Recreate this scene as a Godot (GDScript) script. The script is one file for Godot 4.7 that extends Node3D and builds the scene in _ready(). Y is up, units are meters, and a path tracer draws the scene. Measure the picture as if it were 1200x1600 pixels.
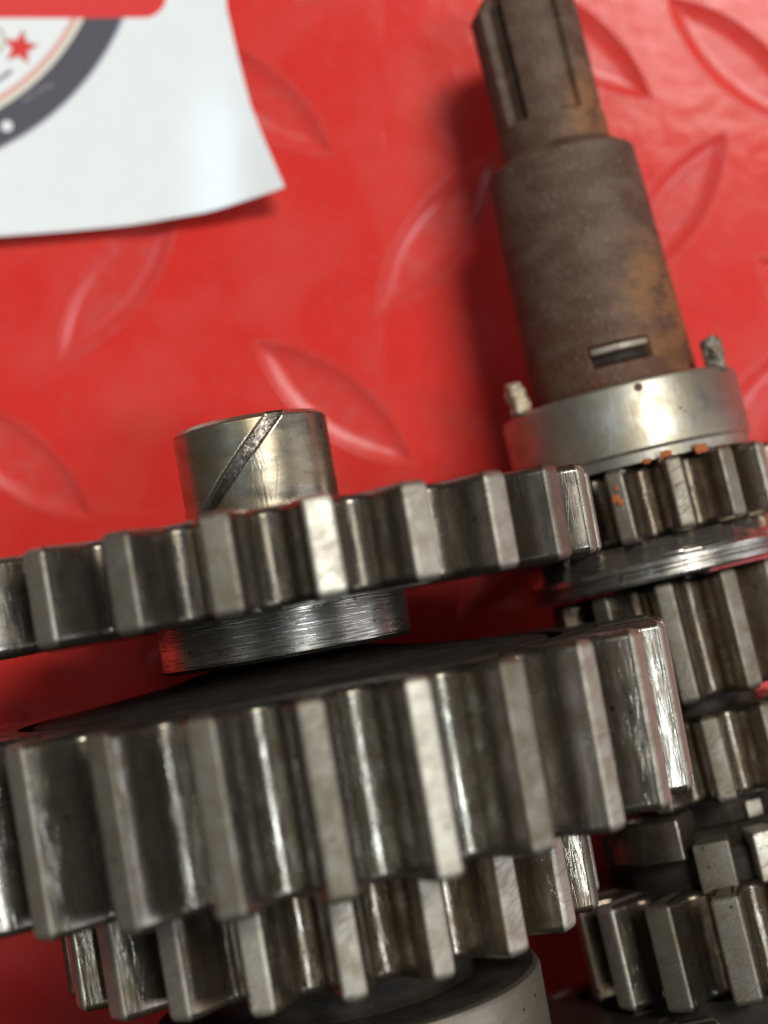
extends Node3D
# Two gear shafts lying on a red tread plate beside a printed white card.
# Design units: one unit is 0.08 mm (K metres). Design axes: X to the side, Y along the plate, Z up from the plate.

const K := 8e-5
const FLOOR := -592.0            # height of the plate below the axis of the large gears

var rng := RandomNumberGenerator.new()
var mats := {}
var used := {}
var grain := Vector2.ZERO          # where in its texture a tooth begins


# ---------------------------------------------------------------- helpers
func w(v: Vector3) -> Vector3:   # design point to world point
	return Vector3(v.x, v.z - FLOOR, -v.y) * K


func wd(v: Vector3) -> Vector3:  # design direction to world direction
	return Vector3(v.x, v.z, -v.y)


func part(called: String, m: Mesh, mat: Material, parent: Node3D, at := Transform3D()) -> MeshInstance3D:
	var o := MeshInstance3D.new()
	o.name = numbered(called, parent)
	o.mesh = m
	if mat:
		for i in m.get_surface_count():
			if m.surface_get_material(i) == null:
				o.set_surface_override_material(i, mat)
	o.transform = at
	parent.add_child(o, true)
	return o


func numbered(called: String, parent: Node) -> String:
	var key := str(parent.get_instance_id()) + called
	var n: int = used.get(key, 0)
	used[key] = n + 1
	return called if n == 0 else "%s_%03d" % [called, n]


func tag(o: Node, label: String, category := "", kind := "") -> void:
	o.set_meta("label", label)
	if category:
		o.set_meta("category", category)
	if kind:
		o.set_meta("kind", kind)


# A patch of (rows x cols) points with normals; z up is worked out from the given normals
func grid(st: SurfaceTool, pts: Array, nrm: Array, uvs: Array, cols: int) -> void:
	var rows := pts.size() / cols
	for r in rows - 1:
		for c in cols - 1:
			var q := [r * cols + c, r * cols + c + 1, (r + 1) * cols + c + 1, (r + 1) * cols + c]
			for tri in [[q[0], q[1], q[2]], [q[0], q[2], q[3]]]:
				var a: Vector3 = pts[tri[0]]
				var b: Vector3 = pts[tri[1]]
				var d: Vector3 = pts[tri[2]]
				var n := (b - a).cross(d - a)
				if n.length_squared() < 1e-9:
					continue
				var mean: Vector3 = nrm[tri[0]] + nrm[tri[1]] + nrm[tri[2]]
				var order: Array = tri if n.dot(mean) < 0.0 else [tri[0], tri[2], tri[1]]
				for i in order:
					st.set_normal(nrm[i])
					st.set_uv(uvs[i])
					st.add_vertex((pts[i] as Vector3) * K)


func new_st() -> SurfaceTool:
	var st := SurfaceTool.new()
	st.begin(Mesh.PRIMITIVE_TRIANGLES)
	return st


# Turned shape: profile of (r, t) points from one end to the other, outside to the side that the direction leaves on its right
func lathe(profile: Array, seg := 96, st: SurfaceTool = null, crease := 28.0) -> Mesh:
	var own := st == null
	if own:
		st = new_st()
	var n := profile.size()
	var sn := []
	for i in n - 1:
		var d: Vector2 = (profile[i + 1] as Vector2) - (profile[i] as Vector2)
		sn.append(Vector2(-d.y, d.x).normalized())     # profiles run downwards: outward is +r
	for i in n - 1:
		var na: Vector2 = sn[i]
		var nb: Vector2 = sn[i]
		if i > 0 and absf(rad_to_deg(sn[i].angle_to(sn[i - 1]))) < crease:
			na = (sn[i] + sn[i - 1]).normalized()
		if i < n - 2 and absf(rad_to_deg(sn[i].angle_to(sn[i + 1]))) < crease:
			nb = (sn[i] + sn[i + 1]).normalized()
		var pts := []
		var nr := []
		var uv := []
		for e in 2:
			var p: Vector2 = profile[i + e]
			var nn: Vector2 = nb if e else na
			for j in seg + 1:
				var a := TAU * j / seg + PI
				pts.append(Vector3(sin(a) * p.x, p.y, cos(a) * p.x))
				nr.append(Vector3(sin(a) * nn.x, nn.y, cos(a) * nn.x))
				uv.append(Vector2(float(j) / seg * 4.0, (p.y + p.x) / 256.0))
		grid(st, pts, nr, uv, seg + 1)
	return st.commit() if own else null


# Turned shape with a radius that may change round the axis: rfn(phi, t) gives the radius
func turned(rfn: Callable, t_top: float, t_low: float, rows: int, a0 := -PI, a1 := PI, cols := 360, uvy := 256.0) -> Mesh:
	var st := new_st()
	var pts := []
	var uv := []
	for i in rows + 1:
		var t := lerpf(t_top, t_low, float(i) / rows)
		for j in cols + 1:
			var a := lerpf(a0, a1, float(j) / cols)
			var r: float = rfn.call(a, t)
			pts.append(Vector3(sin(a) * r, t, cos(a) * r))
			uv.append(Vector2((a + PI) / TAU, (t_top - t) / uvy))
	var nr := []
	for i in rows + 1:
		for j in cols + 1:
			var du: Vector3 = pts[i * (cols + 1) + mini(j + 1, cols)] - pts[i * (cols + 1) + maxi(j - 1, 0)]
			var dv: Vector3 = pts[mini(i + 1, rows) * (cols + 1) + j] - pts[maxi(i - 1, 0) * (cols + 1) + j]
			var nn := dv.cross(du).normalized()
			if nn.dot(Vector3((pts[i * (cols + 1) + j] as Vector3).x, 0, (pts[i * (cols + 1) + j] as Vector3).z)) < 0:
				nn = -nn
			nr.append(nn)
	grid(st, pts, nr, uv, cols + 1)
	return st.commit()


# One tooth with half of the valley on each side, from t0 (low) to t1 (high)
func tooth_mesh(R: float, n: int, m: float, t0: float, t1: float, land: float, ded := 2.2, slope := 0.36) -> ArrayMesh:
	var prof := half_profile(R, n, m, land, ded, slope)
	# prof: [[tangential, radius, normal(tan, rad)]] from land edge to valley
	var flank := []
	for s in [-1.0, 1.0]:
		var line := []
		for p in prof:
			line.append([s * p[0], p[1], Vector2(s * p[2].x, p[2].y)])
		flank.append(line)
	var first: Array = prof[0]
	var lw: float = first[0]
	var landline := []
	for q in [[0.0, 0.0], [0.35, 0.55], [0.9, 0.86], [1.0, 1.0]]:      # the worn corner from the flank up to the flat tip
		landline.append([-lw + 5.5 * q[0], R - 5.5 + 5.5 * q[1], Vector2(q[1] - 1.0, q[1] * 0.9 + 0.18).normalized()])
	landline.append([0.0, R + 0.3, Vector2(0, 1)])
	for i in range(3, -1, -1):
		var e: Array = landline[i]
		landline.append([-e[0], e[1], Vector2(-e[2].x, e[2].y)])
	var mesh := ArrayMesh.new()
	var rin := R - ded * m - 12.0
	for k in 2:
		var st := new_st()
		for line in (flank if k == 0 else [landline]):
			extrude_line(st, line, t0, t1, rin)
		st.commit(mesh)
	return mesh


func half_profile(R: float, n: int, m: float, land: float, ded: float, slope: float) -> Array:
	var rp := R - m
	var wp := PI / (2.0 * n) * rp
	var rf := R - ded * m
	var kq := (wp - m * slope - land) / (m * m)          # bends the flank so that it ends at the tip land
	var width := func(r: float) -> float:
		var d := r - rp
		return wp - d * slope - (kq * d * d if d > 0.0 else 0.0)
	# the valley is one round arc that meets the flank
	var wv := PI / n * rf
	var nl := Vector2(1.0, slope).length()
	var lo := 1.0
	var hi := wv
	for i in 30:
		var q := (lo + hi) * 0.5
		var gap: float = (wv - q / nl) - (width.call(rf + q - q * slope / nl) as float)
		if gap > 0.0:
			lo = q
		else:
			hi = q
	var rho := lo
	var rfl := rf + rho - rho * slope / nl
	var out := []
	var pts := []
	for i in 9:
		var r := lerpf(R - 5.5, rfl, pow(i / 8.0, 1.5))
		pts.append(Vector2(width.call(r) as float, r))
	var start := atan2(slope, 1.0)
	for i in range(1, 13):
		var t := lerpf(start, PI * 0.5, i / 12.0)
		pts.append(Vector2(wv - rho * cos(t), rf + rho - rho * sin(t)))
	for i in pts.size():
		var d: Vector2 = pts[mini(i + 1, pts.size() - 1)] - pts[maxi(i - 1, 0)]
		var nn := Vector2(-d.y, d.x).normalized()
		if i == pts.size() - 1:
			nn = Vector2(0, 1)
		elif i == 0:
			nn = Vector2(1, 0.18).normalized()
		out.append([pts[i].x, pts[i].y, nn])
	return out


func extrude_line(st: SurfaceTool, line: Array, t0: float, t1: float, rin: float) -> void:
	var c := 10.0
	var rows := [[t1, c, 0.9], [t1 - c * 0.25, c * 0.5, 0.62], [t1 - c * 0.65, c * 0.12, 0.35], [t1 - c * 1.2, 0.0, 0.0]]
	var steps := 12
	for i in range(1, steps):
		rows.append([lerpf(t1 - c * 1.2, t0 + c * 1.2, float(i) / steps), rng.randf_range(-0.05, 0.2), 0.0])
	rows.append_array([[t0 + c * 1.2, 0.0, 0.0], [t0 + c * 0.65, c * 0.12, -0.35], [t0 + c * 0.25, c * 0.5, -0.62], [t0, c, -0.9]])
	var pts := []
	var nr := []
	var uv := []
	for row in rows:
		var s := 0.0
		for i in line.size():
			var tang: float = line[i][0] - line[i][2].x * row[1]
			var r: float = line[i][1] - line[i][2].y * row[1]
			if i > 0:
				s += Vector2(line[i][0] - line[i - 1][0], line[i][1] - line[i - 1][1]).length()
			var a := tang / r
			pts.append(Vector3(sin(a) * r, row[0], cos(a) * r))
			var nn := Vector2(line[i][2].x, line[i][2].y).rotated(0.0)
			var n3 := Vector3(nn.x * cos(a) + nn.y * sin(a), 0, -nn.x * sin(a) + nn.y * cos(a))
			nr.append((n3 * (1.0 - absf(row[2])) + Vector3(0, row[2], 0)).normalized() if row[2] != 0.0 else n3)
			uv.append(Vector2((line[i][0] if line.size() < 10 else s + 60.0) / 256.0, row[0] / 256.0) + grain)
	grid(st, pts, nr, uv, line.size())
	for e in [[0, 1.0], [rows.size() - 1, -1.0]]:
		var cap := []
		var cn := []
		var cu := []
		for k in 2:
			for i in line.size():
				var p: Vector3 = pts[e[0] * line.size() + i]
				if k == 1:
					var a := atan2(p.x, p.z)
					p = Vector3(sin(a) * rin, p.y, cos(a) * rin)
				cap.append(p)
				cn.append(Vector3(0, e[1], 0))
				cu.append(Vector2(p.x, p.z) / 256.0)
		grid(st, cap, cn, cu, line.size())


# spec: R, n teeth, module, t0, t1, land half width, phase in degrees
func gear(root: Node3D, frame: Transform3D, called: String, R: float, n: int, m: float, t0: float, t1: float, land: float, phase: float, bore: float, flank: Material, lands: Array, body: Mesh = null, opts := {}) -> MeshInstance3D:
	var ded: float = opts.get("ded", 2.2)
	var rin := R - ded * m - 12.0
	if body == null:
		body = lathe([Vector2(bore, t1), Vector2(rin, t1), Vector2(rin, t0), Vector2(bore, t0)], 96)
	var g := part(called, body, opts.get("face", flank), root, frame)
	rng.seed = int(R) + n
	var kinds := []
	for i in 7:
		grain = Vector2(rng.randf(), rng.randf())
		kinds.append(tooth_mesh(R + rng.randf_range(-1.2, 0.4), n, m, t0 + rng.randf_range(-1.5, 1.5), t1 + rng.randf_range(-1.5, 1.5), land * rng.randf_range(0.88, 1.1), ded, opts.get("slope", 0.14)))
	for i in n:
		var o := part("tooth", kinds[(i * 5 + i / 4) % 7], null, g, Transform3D(Basis(Vector3.UP, deg_to_rad(phase + 360.0 * i / n)), Vector3.ZERO))
		var pick: int = opts.get("pick", {}).get(i, (i * 7 + i / 3) % lands.size())
		o.set_surface_override_material(0, flank)
		o.set_surface_override_material(1, lands[pick])
	return g


func axis_frame(at: Vector3, a: Vector3) -> Transform3D:
	a = a.normalized()
	var ez := (Vector3(0, 0, 1) - a * a.z).normalized()
	var ex := a.cross(ez)
	return Transform3D(Basis(wd(ex), wd(a), wd(ez)), w(at))


# A block bent round the axis: r0..r1, phi a0..a1 degrees, t0..t1, with small bevels
func bent_block(r0: float, r1: float, a0: float, a1: float, t0: float, t1: float, bevel := 3.0) -> Mesh:
	var st := new_st()
	var cols := 10
	var ba := rad_to_deg(bevel / r1)
	# outer cross-section line in (angle, r) from one side over the top to the other
	var line := [Vector3(a0, r0, -1), Vector3(a0, r1 - bevel, -1), Vector3(a0 + ba, r1, 0)]
	for i in range(1, cols):
		line.append(Vector3(lerpf(a0 + ba, a1 - ba, float(i) / cols), r1, 0))
	line.append_array([Vector3(a1 - ba, r1, 0), Vector3(a1, r1 - bevel, 1), Vector3(a1, r0, 1)])
	var pts := []
	var nr := []
	var uv := []
	var rows := [[t1, bevel, 0.75], [t1 - bevel, 0.0, 0.0], [t0 + bevel, 0.0, 0.0], [t0, bevel, -0.75]]
	for row in rows:
		for p in line:
			var a := deg_to_rad(p.x - p.z * row[1] / r1 * 57.3)
			var r: float = p.y - (row[1] if absf(p.z) < 0.5 else 0.0)
			pts.append(Vector3(sin(a) * r, row[0], cos(a) * r))
			var side: Vector3 = Vector3(cos(a), 0, -sin(a)) * p.z + Vector3(sin(a), 0, cos(a)) * (1.0 - absf(p.z))
			nr.append((side * (1.0 - absf(row[2])) + Vector3(0, row[2], 0)).normalized())
			uv.append(Vector2(p.x * r1 / 57.3, row[0]) / 256.0)
	grid(st, pts, nr, uv, line.size())
	for e in [[0, 1.0], [3, -1.0]]:
		var cap := []
		var cn := []
		var cu := []
		for k in 2:
			for i in line.size():
				var p: Vector3 = pts[e[0] * line.size() + i]
				if k == 1:
					var a := atan2(p.x, p.z)
					p = Vector3(sin(a) * r0, p.y, cos(a) * r0)
				cap.append(p)
				cn.append(Vector3(0, e[1], 0))
				cu.append(Vector2(p.x, p.z) / 256.0)
		grid(st, cap, cn, cu, line.size())
	return st.commit()


# an uneven lump
func lump(size: Vector3, seed_: int) -> Mesh:
	var f := noise(seed_, 0.6, 2)
	var st := new_st()
	var pts := []
	var nr := []
	var uv := []
	for i in 17:
		for j in 25:
			var th := PI * i / 16.0
			var ph := TAU * (j % 24) / 24.0
			var d := Vector3(sin(th) * cos(ph), cos(th), sin(th) * sin(ph))
			var box := d / pow(pow(absf(d.x), 4.0) + pow(absf(d.y), 4.0) + pow(absf(d.z), 4.0), 0.25)
			pts.append(box * size * (1.0 + 0.35 * f.get_noise_3dv(d * 2.2)))
			uv.append(Vector2(j / 24.0, i / 16.0) * 0.3)
	for i in 17:
		for j in 25:
			var du: Vector3 = pts[i * 25 + (j + 1) % 24] - pts[i * 25 + (j + 23) % 24]
			var dv: Vector3 = pts[mini(i + 1, 16) * 25 + j] - pts[maxi(i - 1, 0) * 25 + j]
			var n := du.cross(dv)
			var p: Vector3 = pts[i * 25 + j]
			n = n.normalized() if n.length() > 1e-4 else p.normalized()
			nr.append(n if n.dot(p) > 0.0 else -n)
	grid(st, pts, nr, uv, 25)
	return st.commit()


func on_rim(phi: float, r: float, t: float) -> Transform3D:
	var a := deg_to_rad(phi)
	return Transform3D(Basis(Vector3.UP, a), Vector3(sin(a) * r, t, cos(a) * r) * K)


# ---------------------------------------------------------------- textures and materials
func noise(seed_: int, freq: float, oct := 4) -> FastNoiseLite:
	var f := FastNoiseLite.new()
	f.seed = seed_
	f.noise_type = FastNoiseLite.TYPE_SIMPLEX_SMOOTH
	f.frequency = freq
	f.fractal_octaves = oct
	return f


func field(size: int, fn: Callable) -> Image:
	var im := Image.create(size, size, false, Image.FORMAT_RGB8)
	for y in size:
		for x in size:
			im.set_pixel(x, y, fn.call(x, y))
	return im


func tex(im: Image) -> ImageTexture:
	im.generate_mipmaps()
	return ImageTexture.create_from_image(im)


# scratches: many thin straight marks at about one angle, on a grey field
func scratch_image(size: int, seed_: int, count: int, angle: float, spread: float, depth: float, mottled: float) -> Image:
	rng.seed = seed_
	var f := noise(seed_, 0.02, 4)
	var vals := PackedFloat32Array()
	vals.resize(size * size)
	for y in size:
		for x in size:
			vals[y * size + x] = 0.5 + mottled * f.get_noise_2d(x, y)
	for i in count:
		var p := Vector2(rng.randf() * size, rng.randf() * size)
		var d := Vector2.from_angle(angle + rng.randfn(0.0, spread))
		var l := rng.randf_range(20.0, 160.0)
		var amp := rng.randf_range(-depth, depth)
		for s in int(l):
			var q := p + d * s
			var at := posmod(int(q.y), size) * size + posmod(int(q.x), size)
			vals[at] += amp * (1.0 - absf(2.0 * s / l - 1.0))
	var im := Image.create(size, size, false, Image.FORMAT_RGB8)
	for y in size:
		for x in size:
			var v := clampf(vals[y * size + x], 0.0, 1.0)
			im.set_pixel(x, y, Color(v, v, v))
	return im


func metal(albedo: Color, rough: float, metallic: float, seed_: int, angle: float, spread: float, depth: float, mottled: float, bump: float, tint := Color(1, 1, 1)) -> StandardMaterial3D:
	var m := StandardMaterial3D.new()
	m.metallic = metallic
	albedo = albedo * Color(1.02, 0.99, 0.94)
	m.roughness = 1.0
	var h := scratch_image(384, seed_, 700, angle, spread, depth, mottled)
	var f := noise(seed_ + 3, 0.012, 4)
	var f2 := noise(seed_ + 4, 0.06, 3)
	var col := field(384, func(x: int, y: int) -> Color:
		var v := h.get_pixel(x, y).r
		var stain := clampf(f.get_noise_2d(x, y) * 1.4 + 0.35, 0.0, 1.0)
		var spot := clampf(f2.get_noise_2d(x, y) * 2.2 - 0.75, 0.0, 1.0)
		var c := albedo * (0.72 + 0.56 * v)
		c = c.lerp(albedo * tint, stain)
		c = c.lerp(Color(0.10, 0.07, 0.05), spot * 0.35)
		c.a = 1.0
		return c.linear_to_srgb())
	# a few small pits and nicks
	for i in 9:
		var at := Vector2(rng.randf(), rng.randf()) * 384.0
		var r := rng.randf_range(1.5, 5.0)
		for y in range(-6, 7):
			for x in range(-6, 7):
				var d := Vector2(x, y * rng.randf_range(0.8, 1.2)).length()
				if d < r:
					var q := Vector2i(posmod(int(at.x) + x, 384), posmod(int(at.y) + y, 384))
					col.set_pixelv(q, col.get_pixelv(q).lerp(Color(0.12, 0.09, 0.07), 0.75 * (1.0 - d / r * 0.5)))
	m.albedo_texture = tex(col)
	m.roughness_texture = tex(field(384, func(x: int, y: int) -> Color:
		var v := h.get_pixel(x, y).r
		var r := clampf(rough + (v - 0.5) * 0.22 + f.get_noise_2d(x, y) * 0.12, 0.05, 1.0)
		return Color(r, r, r)))
	m.roughness_texture_channel = BaseMaterial3D.TEXTURE_CHANNEL_RED
	h.bump_map_to_normal_map(bump)
	m.normal_enabled = true
	m.normal_texture = tex(h)
	return m


func make_materials() -> void:
	mats.flank = metal(Color(0.215, 0.198, 0.174), 0.27, 0.92, 11, PI / 2, 0.10, 0.35, 0.10, 1.2, Color(0.78, 0.73, 0.66))
	mats.land_a = metal(Color(0.35, 0.325, 0.285), 0.53, 0.82, 21, 0.45, 0.25, 0.5, 0.15, 2.0, Color(0.82, 0.79, 0.73))
	mats.land_b = metal(Color(0.205, 0.188, 0.16), 0.52, 0.82, 31, 0.5, 0.3, 0.45, 0.15, 2.0, Color(0.8, 0.75, 0.66))
	mats.land_c = metal(Color(0.50, 0.475, 0.42), 0.50, 0.80, 41, 0.4, 0.3, 0.5, 0.15, 2.0, Color(0.85, 0.83, 0.8))
	mats.turned_dark = metal(Color(0.44, 0.425, 0.40), 0.28, 0.95, 51, 0.0, 0.02, 0.42, 0.08, 1.6, Color(0.75, 0.73, 0.7))
	mats.bush = metal(Color(0.43, 0.40, 0.335), 0.28, 0.92, 61, PI / 2, 0.06, 0.10, 0.18, 0.6, Color(0.78, 0.7, 0.55))
	mats.collar = metal(Color(0.36, 0.345, 0.305), 0.43, 0.88, 71, PI / 2, 0.05, 0.2, 0.12, 0.8, Color(0.85, 0.8, 0.68))
	mats.tab = metal(Color(0.52, 0.47, 0.36), 0.55, 0.45, 81, 0.3, 1.0, 0.2, 0.5, 2.5, Color(0.7, 0.6, 0.48))
	mats.brown = metal(Color(0.22, 0.192, 0.158), 0.30, 0.93, 91, PI / 2, 0.10, 0.35, 0.14, 1.2, Color(0.75, 0.66, 0.56))
	mats.face = metal(Color(0.15, 0.135, 0.12), 0.34, 0.9, 101, 0.0, 2.0, 0.3, 0.15, 1.2, Color(0.7, 0.65, 0.6))
	mats.clip = metal(Color(0.25, 0.225, 0.19), 0.55, 0.45, 121, 0.0, 0.05, 0.3, 0.2, 1.2, Color(0.7, 0.6, 0.5))
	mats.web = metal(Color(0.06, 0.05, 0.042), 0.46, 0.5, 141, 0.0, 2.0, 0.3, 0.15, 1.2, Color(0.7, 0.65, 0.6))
	mats.disc = metal(Color(0.22, 0.20, 0.17), 0.5, 0.8, 131, 0.0, 0.05, 0.2, 0.12, 1.0, Color(0.8, 0.75, 0.66))
	mats.oily = metal(Color(0.035, 0.029, 0.025), 0.62, 0.25, 111, 0.0, 0.05, 0.3, 0.3, 1.5, Color(0.7, 0.65, 0.6))
	mats.oily.metallic = 0.0
	mats.oily.metallic_specular = 0.18
	var r := StandardMaterial3D.new()
	r.albedo_color = Color(0.34, 0.095, 0.028).linear_to_srgb()
	r.roughness = 0.95
	mats.rust = r

	# rusted shaft: grey-brown skin, orange patches low on one side
	var s := StandardMaterial3D.new()
	var f1 := noise(5, 0.011, 5)
	var f2 := noise(6, 0.04, 4)
	var f3 := noise(7, 0.15, 2)
	s.albedo_texture = tex(field(768, func(x: int, y: int) -> Color:
		var phi := (x / 768.0 - 0.5) * 360.0
		var v := y / 768.0
		var c := Color(0.080, 0.044, 0.029)
		var n1 := f1.get_noise_2d(x, y)
		var n2 := f2.get_noise_2d(x * 1.6, y)
		c = c.lerp(Color(0.108, 0.070, 0.050), clampf(n1 * 1.6 + 0.4, 0, 1))
		var side: float = smoothstep(-10.0, 50.0, phi) * smoothstep(0.30, 0.72, v)
		c = c.lerp(Color(0.21, 0.095, 0.036), clampf(side * (0.85 + n1 * 1.6 + n2 * 0.9), 0, 0.9))
		var left: float = smoothstep(0.55, 0.95, v)
		c = c.lerp(Color(0.09, 0.038, 0.02), clampf(left * (0.8 + n2 * 1.4 - n1) * (1.0 - 0.6 * side), 0, 0.9))
		c = c.lerp(Color(0.19, 0.165, 0.135), clampf(n2 * 2.0 - 0.75, 0, 0.5))
		c *= 1.0 + 0.25 * f3.get_noise_2d(x, y)
		c.a = 1.0
		return c.linear_to_srgb()))
	s.metallic = 0.1
	s.metallic_specular = 0.35
	s.roughness = 0.62
	var sh := field(768, func(x: int, y: int) -> Color:
		var h := 0.5 + 0.35 * f2.get_noise_2d(x * 1.6, y) + 0.25 * f3.get_noise_2d(x, y)
		return Color(h, h, h))
	sh.bump_map_to_normal_map(1.6)
	s.normal_enabled = true
	s.normal_texture = tex(sh)
	mats.rusty = s

	# red painted tread plate
	var p := StandardMaterial3D.new()
	var g1 := noise(15, 0.006, 4)
	var g2 := noise(16, 0.05, 3)
	p.albedo_texture = tex(field(1024, func(x: int, y: int) -> Color:
		var c := Color(0.63, 0.034, 0.027)
		c = c.lerp(Color(0.62, 0.056, 0.044), clampf(g1.get_noise_2d(x, y) * 1.2 + 0.3, 0, 1))
		c = c.lerp(Color(0.40, 0.10, 0.085), clampf(g2.get_noise_2d(x, y) * 2.6 - 1.15, 0, 0.35))
		return c.linear_to_srgb()))
	p.uv1_triplanar = true
	p.uv1_world_triplanar = true
	p.uv1_scale = Vector3(9, 9, 9)
	p.roughness = 0.17
	p.metallic_specular = 0.29
	var ph := field(512, func(x: int, y: int) -> Color:
		var h := 0.5 + 0.25 * g1.get_noise_2d(x * 3, y * 3) + 0.22 * g2.get_noise_2d(x * 0.8, y * 0.8)
		return Color(h, h, h))
	ph.bump_map_to_normal_map(2.0)
	p.normal_enabled = true
	p.normal_scale = 0.22
	p.normal_texture = tex(ph)
	mats.plate = p
	var z := p.duplicate() as StandardMaterial3D
	z.albedo_color = Color(1.0, 1.0, 1.0)
	z.roughness = 0.24
	z.albedo_texture = tex(field(512, func(x: int, y: int) -> Color:
		var c := Color(0.61, 0.044, 0.036).lerp(Color(0.57, 0.066, 0.057), clampf(g2.get_noise_2d(x, y) * 1.5 + 0.2, 0, 1))
		return c.linear_to_srgb()))
	mats.lozenge = z


# ---------------------------------------------------------------- the red plate
const LOZ_L := 190.0
const LOZ_W := 60.0


func lozenge_half(x: float) -> float:
	var s := x / LOZ_L
	return LOZ_W * pow(maxf(1.0 - s * s, 0.0), 0.85)


# the pan of a pressed-in lozenge, with a thin lip that laps over the sheet
func lozenge_mesh() -> Mesh:
	var H := 9.0
	var lip := 9.0
	var st := new_st()
	var nu := 56
	var nv := 40
	var pts := []
	var uv := []
	for i in nu + 1:
		var x := -cos(PI * i / nu) * (LOZ_L + lip)
		var half := lozenge_half(x)
		for j in nv + 1:
			var v := -cos(PI * j / nv)
			var z := v * (half + lip * 0.8)
			var e := (half - absf(z)) * 0.9
			var h := 0.5
			if e > 0.0:
				h -= H * (1.0 - pow(1.0 - minf(e / 34.0, 1.0), 1.9))
			pts.append(Vector3(x, h, z))
			uv.append(Vector2(x, z) / 256.0)
	var nr := []
	var c := nv + 1
	for i in nu + 1:
		for j in nv + 1:
			var du: Vector3 = pts[mini(i + 1, nu) * c + j] - pts[maxi(i - 1, 0) * c + j]
			var dv: Vector3 = pts[i * c + mini(j + 1, nv)] - pts[i * c + maxi(j - 1, 0)]
			var n := dv.cross(du)
			n = n.normalized() if n.length() > 1e-6 else Vector3.UP
			nr.append(n if n.y > 0 else -n)
	grid(st, pts, nr, uv, c)
	return st.commit()


func build_plate() -> void:
	var s := 2300.0
	var t := 40.0
	var plate := Node3D.new()
	plate.name = "tread_plate_floor"
	add_child(plate, true)
	tag(plate, "glossy red tread plate with pressed lozenges under the gears and card", "", "structure")
	var sheet := CSGCombiner3D.new()
	sheet.name = "sheet"
	sheet.scale = Vector3.ONE * K
	plate.add_child(sheet, true)
	var b := CSGBox3D.new()
	b.name = "slab"
	b.size = Vector3(s * 2, t, s * 2)
	b.position = Vector3(0, -t * 0.5, 0)
	b.material = mats.plate
	sheet.add_child(b, true)
	var m := lozenge_mesh()
	var outline := PackedVector2Array()
	for k in [1.0, -1.0]:
		for i in 16:
			var x: float = -cos(PI * i / 16.0) * LOZ_L * k
			outline.append(Vector2(x, lozenge_half(x) * k))
	# centres as (X, Y) in design units and the turn of each lozenge
	var spots := []
	for i in range(-3, 3):
		for j in range(-3, 5):
			var a := Vector2(-98, 211) + Vector2(621, 106) * i + Vector2(-156, 600) * j
			var c := Vector2(103, 541) + Vector2(621, 94) * i + Vector2(-156, 600) * j
			if (a.x < 380 or a.y < -300) and maxf(absf(a.x), absf(a.y)) < 2000:
				spots.append([a, -37.5])
			if (c.x < 500 or c.y < -300) and maxf(absf(c.x), absf(c.y)) < 2000:
				spots.append([c, 53.0])
	spots.append_array([[Vector2(690, 870), -42.0], [Vector2(556, 580), 56.0], [Vector2(868, 372), -40.0], [Vector2(1010, 640), 54.0], [Vector2(1140, 1010), 54.0], [Vector2(1290, 420), 54.0], [Vector2(720, 190), 54.0], [Vector2(840, 1180), 54.0], [Vector2(560, 1230), -40.0]])
	for sp in spots:
		var cut := CSGPolygon3D.new()
		cut.name = "pressing"
		cut.polygon = outline
		cut.depth = 24.0
		cut.operation = CSGShape3D.OPERATION_SUBTRACTION
		cut.material = mats.plate
		# the polygon lies in its own xy plane and is pushed back along -z: lay it flat, its depth downwards
		cut.transform = Transform3D(Basis(Vector3.UP, deg_to_rad(sp[1])) * Basis(Vector3.RIGHT, -PI / 2), Vector3(sp[0].x, 8.0, -sp[0].y))
		sheet.add_child(cut, true)
		var o := part("sunken_lozenge", m, mats.lozenge, plate, Transform3D(Basis(Vector3.UP, deg_to_rad(sp[1])), Vector3(sp[0].x, 0, -sp[0].y) * K))
		o.set_meta("kind", "structure")


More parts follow.
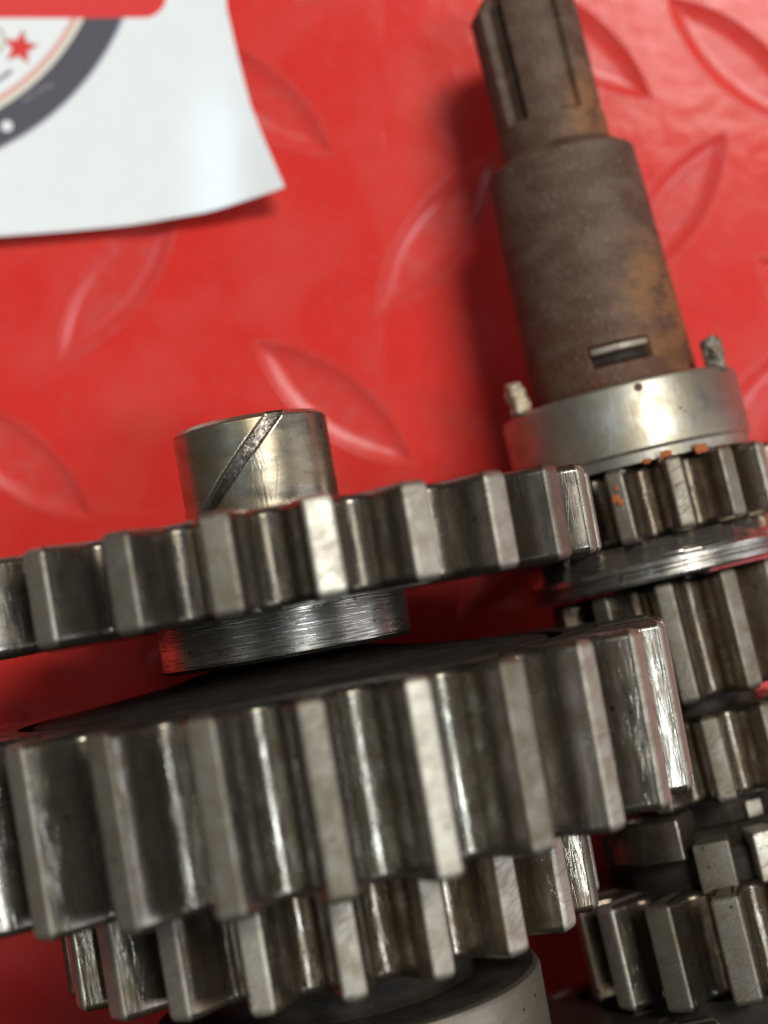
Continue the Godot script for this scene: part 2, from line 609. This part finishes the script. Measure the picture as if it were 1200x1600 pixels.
# ---------------------------------------------------------------- the printed card
func card_print() -> ImageTexture:
	# covers X -420..480 and Y -400..400 in picture-like card units, one pixel per unit
	var size := Vector2i(900, 800)
	var im := Image.create(size.x, size.y, false, Image.FORMAT_RGB8)
	var white := Color(0.82, 0.84, 0.83)
	var dark := Color(0.10, 0.095, 0.11)
	var red := Color(0.72, 0.055, 0.05)
	var pink := Color(0.72, 0.40, 0.34)
	var cream := Color(0.76, 0.71, 0.60)
	var star := []
	for i in 10:
		var a := deg_to_rad(-90.0 + 10.0 + 36.0 * i)
		star.append(Vector2(31, 74) + Vector2(cos(a), sin(a)) * (27.0 if i % 2 == 0 else 12.5))
	var star_line := []
	for i in 10:
		var a := deg_to_rad(-90.0 + 10.0 + 36.0 * i)
		star_line.append(Vector2(31, 74) + Vector2(cos(a), sin(a)) * (32.0 if i % 2 == 0 else 15.0))
	var ps := PackedVector2Array(star)
	var pl := PackedVector2Array(star_line)
	var mottled := noise(77, 0.012, 3)
	for py in size.y:
		for px in size.x:
			var p := Vector2(px - 420.0, py - 400.0)
			var c := white * (1.0 + 0.02 * mottled.get_noise_2d(px, py))
			var d := p.distance_to(Vector2(-175, -125))
			if d < 400.0 and d > 342.0:
				c = dark
				if d > 395.5:
					c = Color(0.45, 0.45, 0.5)
				if p.distance_to(Vector2(11, 197)) < 9.0:
					c = white
				elif Geometry2D.get_closest_point_to_segment(p, Vector2(58, 143), Vector2(80, 132)).distance_to(p) < 4.0:
					c = Color(0.17, 0.165, 0.18)
				elif Geometry2D.get_closest_point_to_segment(p, Vector2(38, 156), Vector2(50, 148)).distance_to(p) < 5.0:
					c = Color(0.15, 0.145, 0.16)
			elif d <= 342.0 and d > 333.0:
				c = cream
			elif d <= 333.0 and d > 324.0:
				c = pink
			elif d <= 324.0:
				if Geometry2D.is_point_in_polygon(p, ps):
					c = red
				elif Geometry2D.is_point_in_polygon(p, pl):
					c = Color(0.6, 0.57, 0.52)
				elif Geometry2D.get_closest_point_to_segment(p, Vector2(-2, 125), Vector2(16, 111)).distance_to(p) < 3.5:
					c = Color(0.25, 0.245, 0.26)
				elif absf(p.distance_to(Vector2(-16, 62)) - 22.0) < 3.0:
					c = Color(0.55, 0.51, 0.42)
			# rounded red bar
			var q := (p - Vector2(-120, -70)).abs() - Vector2(380 - 36, 98 - 36)
			if Vector2(maxf(q.x, 0), maxf(q.y, 0)).length() + minf(maxf(q.x, q.y), 0) < 36.0:
				c = red
			c.a = 1.0
			im.set_pixel(px, py, c.linear_to_srgb())
	return tex(im)


func build_card() -> void:
	var s := 1.232
	var nu := 40
	var nv := 40
	var bottom := [Vector2(-420, 398), Vector2(-200, 388), Vector2(0, 371), Vector2(100, 363), Vector2(200, 354), Vector2(330, 334), Vector2(448, 302)]
	var right := [Vector2(330, -400), Vector2(340, -200), Vector2(355, 0), Vector2(372, 75), Vector2(394, 160), Vector2(414, 215), Vector2(448, 302)]
	var along := func(list: Array, k: int, v: float) -> float:   # the other coordinate of the edge at v
		for i in list.size() - 1:
			var a: Vector2 = list[i]
			var b: Vector2 = list[i + 1]
			if v <= b[k] or i == list.size() - 2:
				return lerpf(a[1 - k], b[1 - k], (v - a[k]) / (b[k] - a[k]))
		return 0.0
	var tops := []
	var uv := []
	for j in nv + 1:
		for i in nu + 1:
			var fx := i / float(nu)
			var fy := j / float(nv)
			var y0 := lerpf(-400, 302, fy)
			var xr: float = along.call(right, 1, y0)
			var x := lerpf(-420, xr, fx)
			var yb: float = along.call(bottom, 0, minf(x, 448.0))
			var y := lerpf(-400, yb, fy)
			var lift := 24.0 + 14.0 * pow(fy, 4.0) + 44.0 * pow(fx, 8.0) * fy * fy + 6.0 * sin(fx * 5.0 + 1.0) * fy
			tops.append(Vector3((x - 600) * s, lift, -(800 - y) * s))
			uv.append(Vector2((x + 420) / 900.0, (y + 400) / 800.0))
	var c := nu + 1
	var nr := []
	for j in nv + 1:
		for i in nu + 1:
			var du: Vector3 = tops[j * c + mini(i + 1, nu)] - tops[j * c + maxi(i - 1, 0)]
			var dv: Vector3 = tops[mini(j + 1, nv) * c + i] - tops[maxi(j - 1, 0) * c + i]
			var n := dv.cross(du).normalized()
			nr.append(n if n.y > 0 else -n)
	var st := new_st()
	grid(st, tops, nr, uv, c)
	var mesh := ArrayMesh.new()
	st.commit(mesh)
	var low := []
	var lown := []
	for i in tops.size():
		low.append(tops[i] - Vector3(0, 4.0, 0))
		lown.append(-nr[i])
	var st2 := new_st()
	grid(st2, low, lown, uv, c)
	for e in 4:
		var p := []
		var n := []
		var u := []
		for k in 2:
			for i in c:
				var at: int = [i, nv * c + i, i * c, i * c + nu][e]
				p.append(tops[at] if k == 0 else low[at])
				n.append([Vector3(0, 0, -1), Vector3(0, 0, 1), Vector3(-1, 0, 0), Vector3(1, 0, 0)][e])
				u.append(Vector2.ZERO)
		grid(st2, p, n, u, c)
	st2.commit(mesh)
	var o := MeshInstance3D.new()
	o.name = "printed_card"
	o.mesh = mesh
	var face := StandardMaterial3D.new()
	face.albedo_texture = card_print()
	face.roughness = 0.2
	face.texture_repeat = false
	var edge := StandardMaterial3D.new()
	edge.albedo_color = Color(0.72, 0.68, 0.55).linear_to_srgb()
	edge.roughness = 0.8
	o.set_surface_override_material(0, face)
	o.set_surface_override_material(1, edge)
	add_child(o, true)
	tag(o, "glossy white card with a round dark badge, red star and curled corner", "card")


# ---------------------------------------------------------------- shaft with the three large gears
func build_large_gears() -> void:
	var at := Vector3(-170, -100, 0)
	var f := axis_frame(at, Vector3(-0.175, 0.985, -0.055))
	var root := Node3D.new()
	root.name = "gear_cluster"
	root.position = Vector3(f.origin.x, 0, f.origin.z)
	add_child(root, true)
	tag(root, "steel gear cluster with three large toothed wheels and a grooved bush on top", "gear cluster")
	f.origin -= root.position
	var lands := [mats.land_b, mats.land_a, mats.land_b, mats.land_c, mats.land_a]

	# bush with a slanting oil groove
	var bush := func(a: float, t: float) -> float:
		var r := 121.0
		if t > 236.0:
			r -= (t - 236.0) * 1.1
		var mid := deg_to_rad(26.0 - (243.0 - t) * 0.49)
		var off := absf(a - mid) * 121.0 * 0.72
		return r - 9.0 * (1.0 - smoothstep(8.5, 11.5, off))
	var b := part("grooved_bush", turned(bush, 243.0, 60.0, 120), mats.bush, root, f)
	b.set_meta("label", "bright cylindrical bush with a dark slanting groove")
	part("bush_end", lathe([Vector2(52, 200), Vector2(52, 239), Vector2(56, 243), Vector2(113.3, 243)], 72), mats.turned_dark, b)
	# dirt packed in the bottom of the groove
	var dst := func(a: float, t: float) -> float:
		return 113.0 + rng.randf_range(-1.2, 1.2)
	rng.seed = 3
	var st := new_st()
	var pts := []
	var nr := []
	var uv := []
	for i in 81:
		var t := lerpf(240.0, 62.0, i / 80.0)
		var mid := deg_to_rad(26.0 - (243.0 - t) * 0.49)
		for j in 9:
			var a := mid + deg_to_rad(lerpf(-6.6, 6.6, j / 8.0))
			var r: float = dst.call(a, t)
			pts.append(Vector3(sin(a) * r, t, cos(a) * r))
			nr.append((Vector3(sin(a), 0, cos(a)) + Vector3(rng.randfn(0, 0.07), rng.randfn(0, 0.10), rng.randfn(0, 0.07))).normalized())
			uv.append(Vector2(j / 8.0 * 0.1, t / 256.0))
	grid(st, pts, nr, uv, 9)
	part("groove_floor", st.commit(), mats.face, b)

	gear(root, f, "upper_gear", 507.0, 24, 39.0, -54.0, 79.0, 16.5, 12.0, 110.0, mats.flank, lands, null, {"face": mats.face, "pick": {0: 3, 1: 1, 2: 1, 23: 0, 22: 0, 21: 1}})
	part("hub", lathe([Vector2(150, -50), Vector2(192, -50), Vector2(195, -56), Vector2(195, -118), Vector2(190, -124), Vector2(120, -124)], 144), mats.turned_dark, root, f)
	part("boss", lathe([Vector2(110, -126), Vector2(200, -143), Vector2(380, -160), Vector2(400, -164), Vector2(400, -180)], 144), mats.oily, root, f)

	# wide middle gear: its web is recessed and pierced by three holes
	var rim := lathe([Vector2(424, -163), Vector2(480, -163), Vector2(480, -412), Vector2(424, -412), Vector2(424, -163)], 120)
	var mid := gear(root, f, "middle_gear", 580.0, 27, 40.0, -412.0, -163.0, 14.5, 5.7, 150.0, mats.flank, lands, rim, {"face": mats.web, "pick": {0: 2, 1: 3, 26: 0, 25: 0, 2: 0, 3: 1}})
	var web := CSGCombiner3D.new()
	web.name = "web"
	web.scale = Vector3.ONE * K
	mid.add_child(web, true)
	var disc := CSGCylinder3D.new()
	disc.name = "disc"
	disc.radius = 425.0
	disc.height = 225.0
	disc.sides = 120
	disc.position = Vector3(0, -287.5, 0)
	disc.material = mats.web
	web.add_child(disc, true)
	for k in 3:
		var h := CSGCylinder3D.new()
		h.name = "hole"
		h.radius = 46.0
		h.height = 120.0
		h.sides = 40
		var a := deg_to_rad(118.0 + 120.0 * k)
		h.position = Vector3(sin(a) * 350.0, -163.0, cos(a) * 350.0)
		h.operation = CSGShape3D.OPERATION_SUBTRACTION
		h.material = mats.turned_dark
		web.add_child(h, true)
	gear(root, f, "lower_gear", 411.0, 21, 37.0, -568.0, -413.0, 15.0, 5.6, 150.0, mats.brown, [mats.land_a, mats.land_b, mats.land_c, mats.land_a], null, {"face": mats.face, "pick": {0: 0, 1: 3, 2: 3}})
	part("neck", lathe([Vector2(200, -560), Vector2(200, -660)], 96), mats.oily, root, f)
	part("disc_face", lathe([Vector2(150, -642), Vector2(288, -642), Vector2(291, -643)], 144), mats.oily, root, f)
	part("thrust_disc", lathe([Vector2(280, -644), Vector2(290, -644), Vector2(297, -647), Vector2(300, -654), Vector2(300, -1080), Vector2(150, -1080)], 144), mats.disc, root, f)

	gear(root, f, "end_gear", 565.0, 27, 39.0, -990.0, -802.0, 14.0, 2.0, 150.0, mats.flank, lands, null, {"face": mats.face})


# ---------------------------------------------------------------- shaft with the small gears
func build_small_gears() -> void:
	var at := Vector3(453, 22, -300)
	var f := axis_frame(at, Vector3(-0.232, 1.0, -0.08))
	var root := Node3D.new()
	root.name = "splined_gear_shaft"
	root.position = Vector3(f.origin.x, 0, f.origin.z)
	add_child(root, true)
	tag(root, "rusty brown splined shaft with pale collar and a column of small gears", "gear shaft")
	f.origin -= root.position

	# splined end: six keyways that run out before the shoulder
	var spl := func(a: float, t: float) -> float:
		var r := 97.0
		if t > 900.0:
			r -= (t - 900.0) * 0.8
		var k := deg_to_rad(17.0)
		var step := TAU / 6.0
		var d := fposmod(a - k + step * 0.5, step) - step * 0.5
		var run: float = smoothstep(684.0, 694.0, t)
		return r - 15.0 * run * (1.0 - smoothstep(0.19, 0.235, absf(d)))
	part("splined_end", turned(spl, 932.0, 620.0, 90, -PI, PI, 360, 400.0), mats.rusty, root, f)
	part("end_cap", lathe([Vector2(0, 932), Vector2(60, 932), Vector2(72, 930)], 64), mats.rusty, root, f)
	# tapered journal with a slot
	var tap := func(a: float, t: float) -> float:
		var r := lerpf(146.0, 132.0, (t - 180.0) / 440.0)
		if t > 612.0:
			r -= (t - 612.0) * 1.5
		var slot: float = (1.0 - smoothstep(20.0, 21.5, absf(rad_to_deg(a)))) * (1.0 - smoothstep(16.0, 18.0, absf(t - 243.0)))
		return r - 16.0 * slot
	var j := part("tapered_journal", turned(tap, 634.0, 176.0, 240, -PI, PI, 300, 458.0), mats.rusty, root, f)
	j.set_meta("label", "rust stained tapered part of the shaft")
	part("spring_clip", bent_block(122.0, 149.0, -20.0, 20.0, 246.0, 258.0, 3.0), mats.clip, root, f)
	part("slot_floor", bent_block(122.0, 134.0, -20.0, 20.0, 229.0, 243.0, 2.0), mats.oily, root, f)
	# pale collar with an oil hole
	var col := part("collar", lathe([Vector2(140, 184), Vector2(200, 184), Vector2(206, 181), Vector2(208, 176), Vector2(208, 72), Vector2(204, 66), Vector2(203, 50), Vector2(150, 50)], 160), mats.collar, root, f)
	part("oil_hole", lathe([Vector2(0, 0.6), Vector2(4, 0.6), Vector2(7, 0.2)], 20), mats.rusty, col, Transform3D(Basis(Vector3.UP, deg_to_rad(1.0)) * Basis(Vector3.RIGHT, PI / 2), Vector3(sin(deg_to_rad(1.0)) * 208, 170, cos(deg_to_rad(1.0)) * 208) * K))
	# broken lock tabs on the rim of the collar: [phi, radius, t, size across, along, deep, seed]
	for q in [[-66.0, 199.0, 222.0, 19.0, 17.0, 15.0, 4, "upper"], [50.0, 200.0, 216.0, 17.0, 19.0, 15.0, 9, "upper"]]:
		var tb := part("lock_tab", lump(Vector3(q[3], q[4], q[5]), q[6]), mats.tab if q[0] < 0 else mats.clip, root, f * on_rim(q[0], q[1], q[2]))
		part("tab_root", lump(Vector3(q[3] * 0.8, q[4] * 0.95, q[5]), q[6] + 1), mats.tab if q[0] < 0 else mats.clip, tb, Transform3D(Basis(), Vector3(7.0 if q[0] < 0 else 4.0, -24.0, 0.0) * K))

	var lands := [mats.land_b, mats.land_b, mats.land_a]
	gear(root, f, "top_pinion", 238.0, 15, 28.0, -76.0, 47.0, 12.0, 6.0, 120.0, mats.brown, lands, null, {"face": mats.face})
	part("grooved_flange", lathe([Vector2(150, -76), Vector2(196, -76), Vector2(203, -82), Vector2(222, -106), Vector2(226, -112), Vector2(226, -120), Vector2(219, -123), Vector2(219, -127), Vector2(226, -130), Vector2(226, -139), Vector2(221, -144), Vector2(150, -144)], 160), mats.turned_dark, root, f)
	gear(root, f, "second_pinion", 202.0, 11, 30.0, -349.0, -148.0, 14.0, -9.7, 100.0, mats.brown, lands, null, {"face": mats.collar, "ded": 2.0})
	part("spacer", lathe([Vector2(60, -345), Vector2(110, -345), Vector2(110, -376), Vector2(60, -376)], 72), mats.oily, root, f)
	gear(root, f, "third_pinion", 192.0, 11, 30.0, -518.0, -374.0, 15.0, -3.5, 90.0, mats.brown, lands, null, {"face": mats.face, "ded": 2.0})
	part("neck", lathe([Vector2(96, -515), Vector2(96, -575)], 72), mats.oily, root, f)
	part("key", bent_block(80.0, 108.0, 16.0, 33.0, -562.0, -533.0, 3.0), mats.land_c, root, f)
	# ring of dogs
	var dog := part("dog_ring", lathe([Vector2(80, -560), Vector2(140, -560), Vector2(190, -588), Vector2(192, -592), Vector2(192, -652), Vector2(90, -652)], 96), mats.oily, root, f)
	for d in [[-66.0, -27.0, -590.0, -520.0, 0], [-24.0, -8.0, -648.0, -566.0, 1], [1.0, 16.0, -648.0, -566.0, 2], [27.0, 42.0, -648.0, -566.0, 1], [54.0, 69.0, -648.0, -566.0, 1], [84.0, 99.0, -648.0, -566.0, 1], [130.0, 145.0, -648.0, -566.0, 1], [180.0, 195.0, -648.0, -566.0, 1], [230.0, 245.0, -648.0, -566.0, 1]]:
		part("dog_tooth", bent_block(140.0, 225.0, d[0], d[1], d[2], d[3], 5.0), [mats.brown, mats.land_b, mats.land_c][d[4]], dog)
	gear(root, f, "bottom_gear", 288.0, 16, 31.0, -812.0, -640.0, 23.0, -14.2, 120.0, mats.brown, [mats.land_b, mats.land_a, mats.land_b, mats.land_c], null, {"face": mats.oily, "slope": 0.05, "pick": {0: 0, 1: 1, 15: 0, 14: 3}})
	part("lower_hub", lathe([Vector2(100, -812), Vector2(235, -812), Vector2(235, -872), Vector2(100, -872)], 96), mats.oily, root, f)
	gear(root, f, "last_gear", 300.0, 19, 28.0, -1010.0, -872.0, 12.0, 4.0, 120.0, mats.brown, lands, null, {"face": mats.oily})
	part("core_shaft", lathe([Vector2(0, 40), Vector2(84, 40), Vector2(84, -1060), Vector2(0, -1060)], 64), mats.oily, root, f)
	# rust flakes on the top pinion
	rng.seed = 8
	for q in [[-19.0, 0.0, 238.5, 7.0], [-18.0, 16.0, 238.5, 4.0], [-17.5, -8.0, 238.5, 5.0], [5.0, 50.0, 222.0, 8.0], [22.0, 50.0, 214.0, 9.0], [-3.0, 49.0, 205.0, 6.0]]:
		part("rust_flake", lump(Vector3(q[3] * rng.randf_range(0.7, 1.3), q[3] * rng.randf_range(0.6, 1.1), 2.5), int(q[3] * 7.0 + q[1])), mats.rust, root, f * on_rim(q[0], q[2], q[1]))


func _ready() -> void:
	var attributes := CameraAttributesPhysical.new()
	attributes.frustum_focal_length = 36.75
	attributes.exposure_aperture = 8.2
	attributes.frustum_focus_distance = 2310.0 * K
	attributes.frustum_near = 0.01
	attributes.frustum_far = 50.0
	var cam := Camera3D.new()
	cam.name = "camera"
	cam.attributes = attributes
	cam.fov = rad_to_deg(2.0 * atan(800.0 / 2450.0))
	cam.near = 0.01
	cam.far = 50.0
	add_child(cam)
	cam.transform = Transform3D(Basis(Vector3(1, 0, 0), Vector3(0, 0, -1), Vector3(0, 1, 0)), w(Vector3(0, 0, 2450)))
	var env := Environment.new()
	env.background_mode = Environment.BG_COLOR
	env.background_color = Color(0.060, 0.053, 0.045).linear_to_srgb()
	env.tonemap_mode = Environment.TONE_MAPPER_LINEAR
	env.tonemap_exposure = 1.0
	env.sdfgi_enabled = true
	env.ssao_enabled = true
	env.ssil_enabled = true
	var we := WorldEnvironment.new()
	we.name = "world_environment"
	we.environment = env
	add_child(we)
	lamp("ceiling_lamp", Vector3(0.41, 1.35, -0.70), Vector2(0.55, 0.28), 1.80, Color(1.0, 0.99, 0.965))
	lamp("second_ceiling_lamp", Vector3(0.36, 1.35, -0.46), Vector2(0.26, 0.10), 0.20, Color(1.0, 0.97, 0.92))
	lamp("cool_ceiling_lamp", Vector3(0.52, 1.35, 0.06), Vector2(0.30, 0.14), 0.55, Color(0.90, 0.96, 1.0))
	lamp("cool_lamp", Vector3(-0.63, 1.30, -0.45), Vector2(0.22, 0.10), 0.14, Color(0.80, 0.90, 1.0))
	lamp("window_light", Vector3(-0.80, 1.25, 0.35), Vector2(0.6, 0.4), 0.07, Color(0.97, 0.98, 1.0))
	lamp("side_light", Vector3(1.4, 0.42, 0.0), Vector2(0.9, 0.6), 0.62, Color(0.95, 0.96, 1.0))

	make_materials()
	build_plate()
	build_card()
	build_large_gears()
	build_small_gears()


func lamp(called: String, at: Vector3, size: Vector2, energy: float, tint: Color) -> void:
	var l := AreaLight3D.new()
	l.name = called
	l.area_size = size
	l.light_energy = energy
	l.light_color = tint
	l.area_range = 6.0
	l.area_attenuation = 2.0
	l.shadow_enabled = true
	add_child(l)
	l.look_at_from_position(at, Vector3(0, 0.03, 0), Vector3(0, 0, -1))
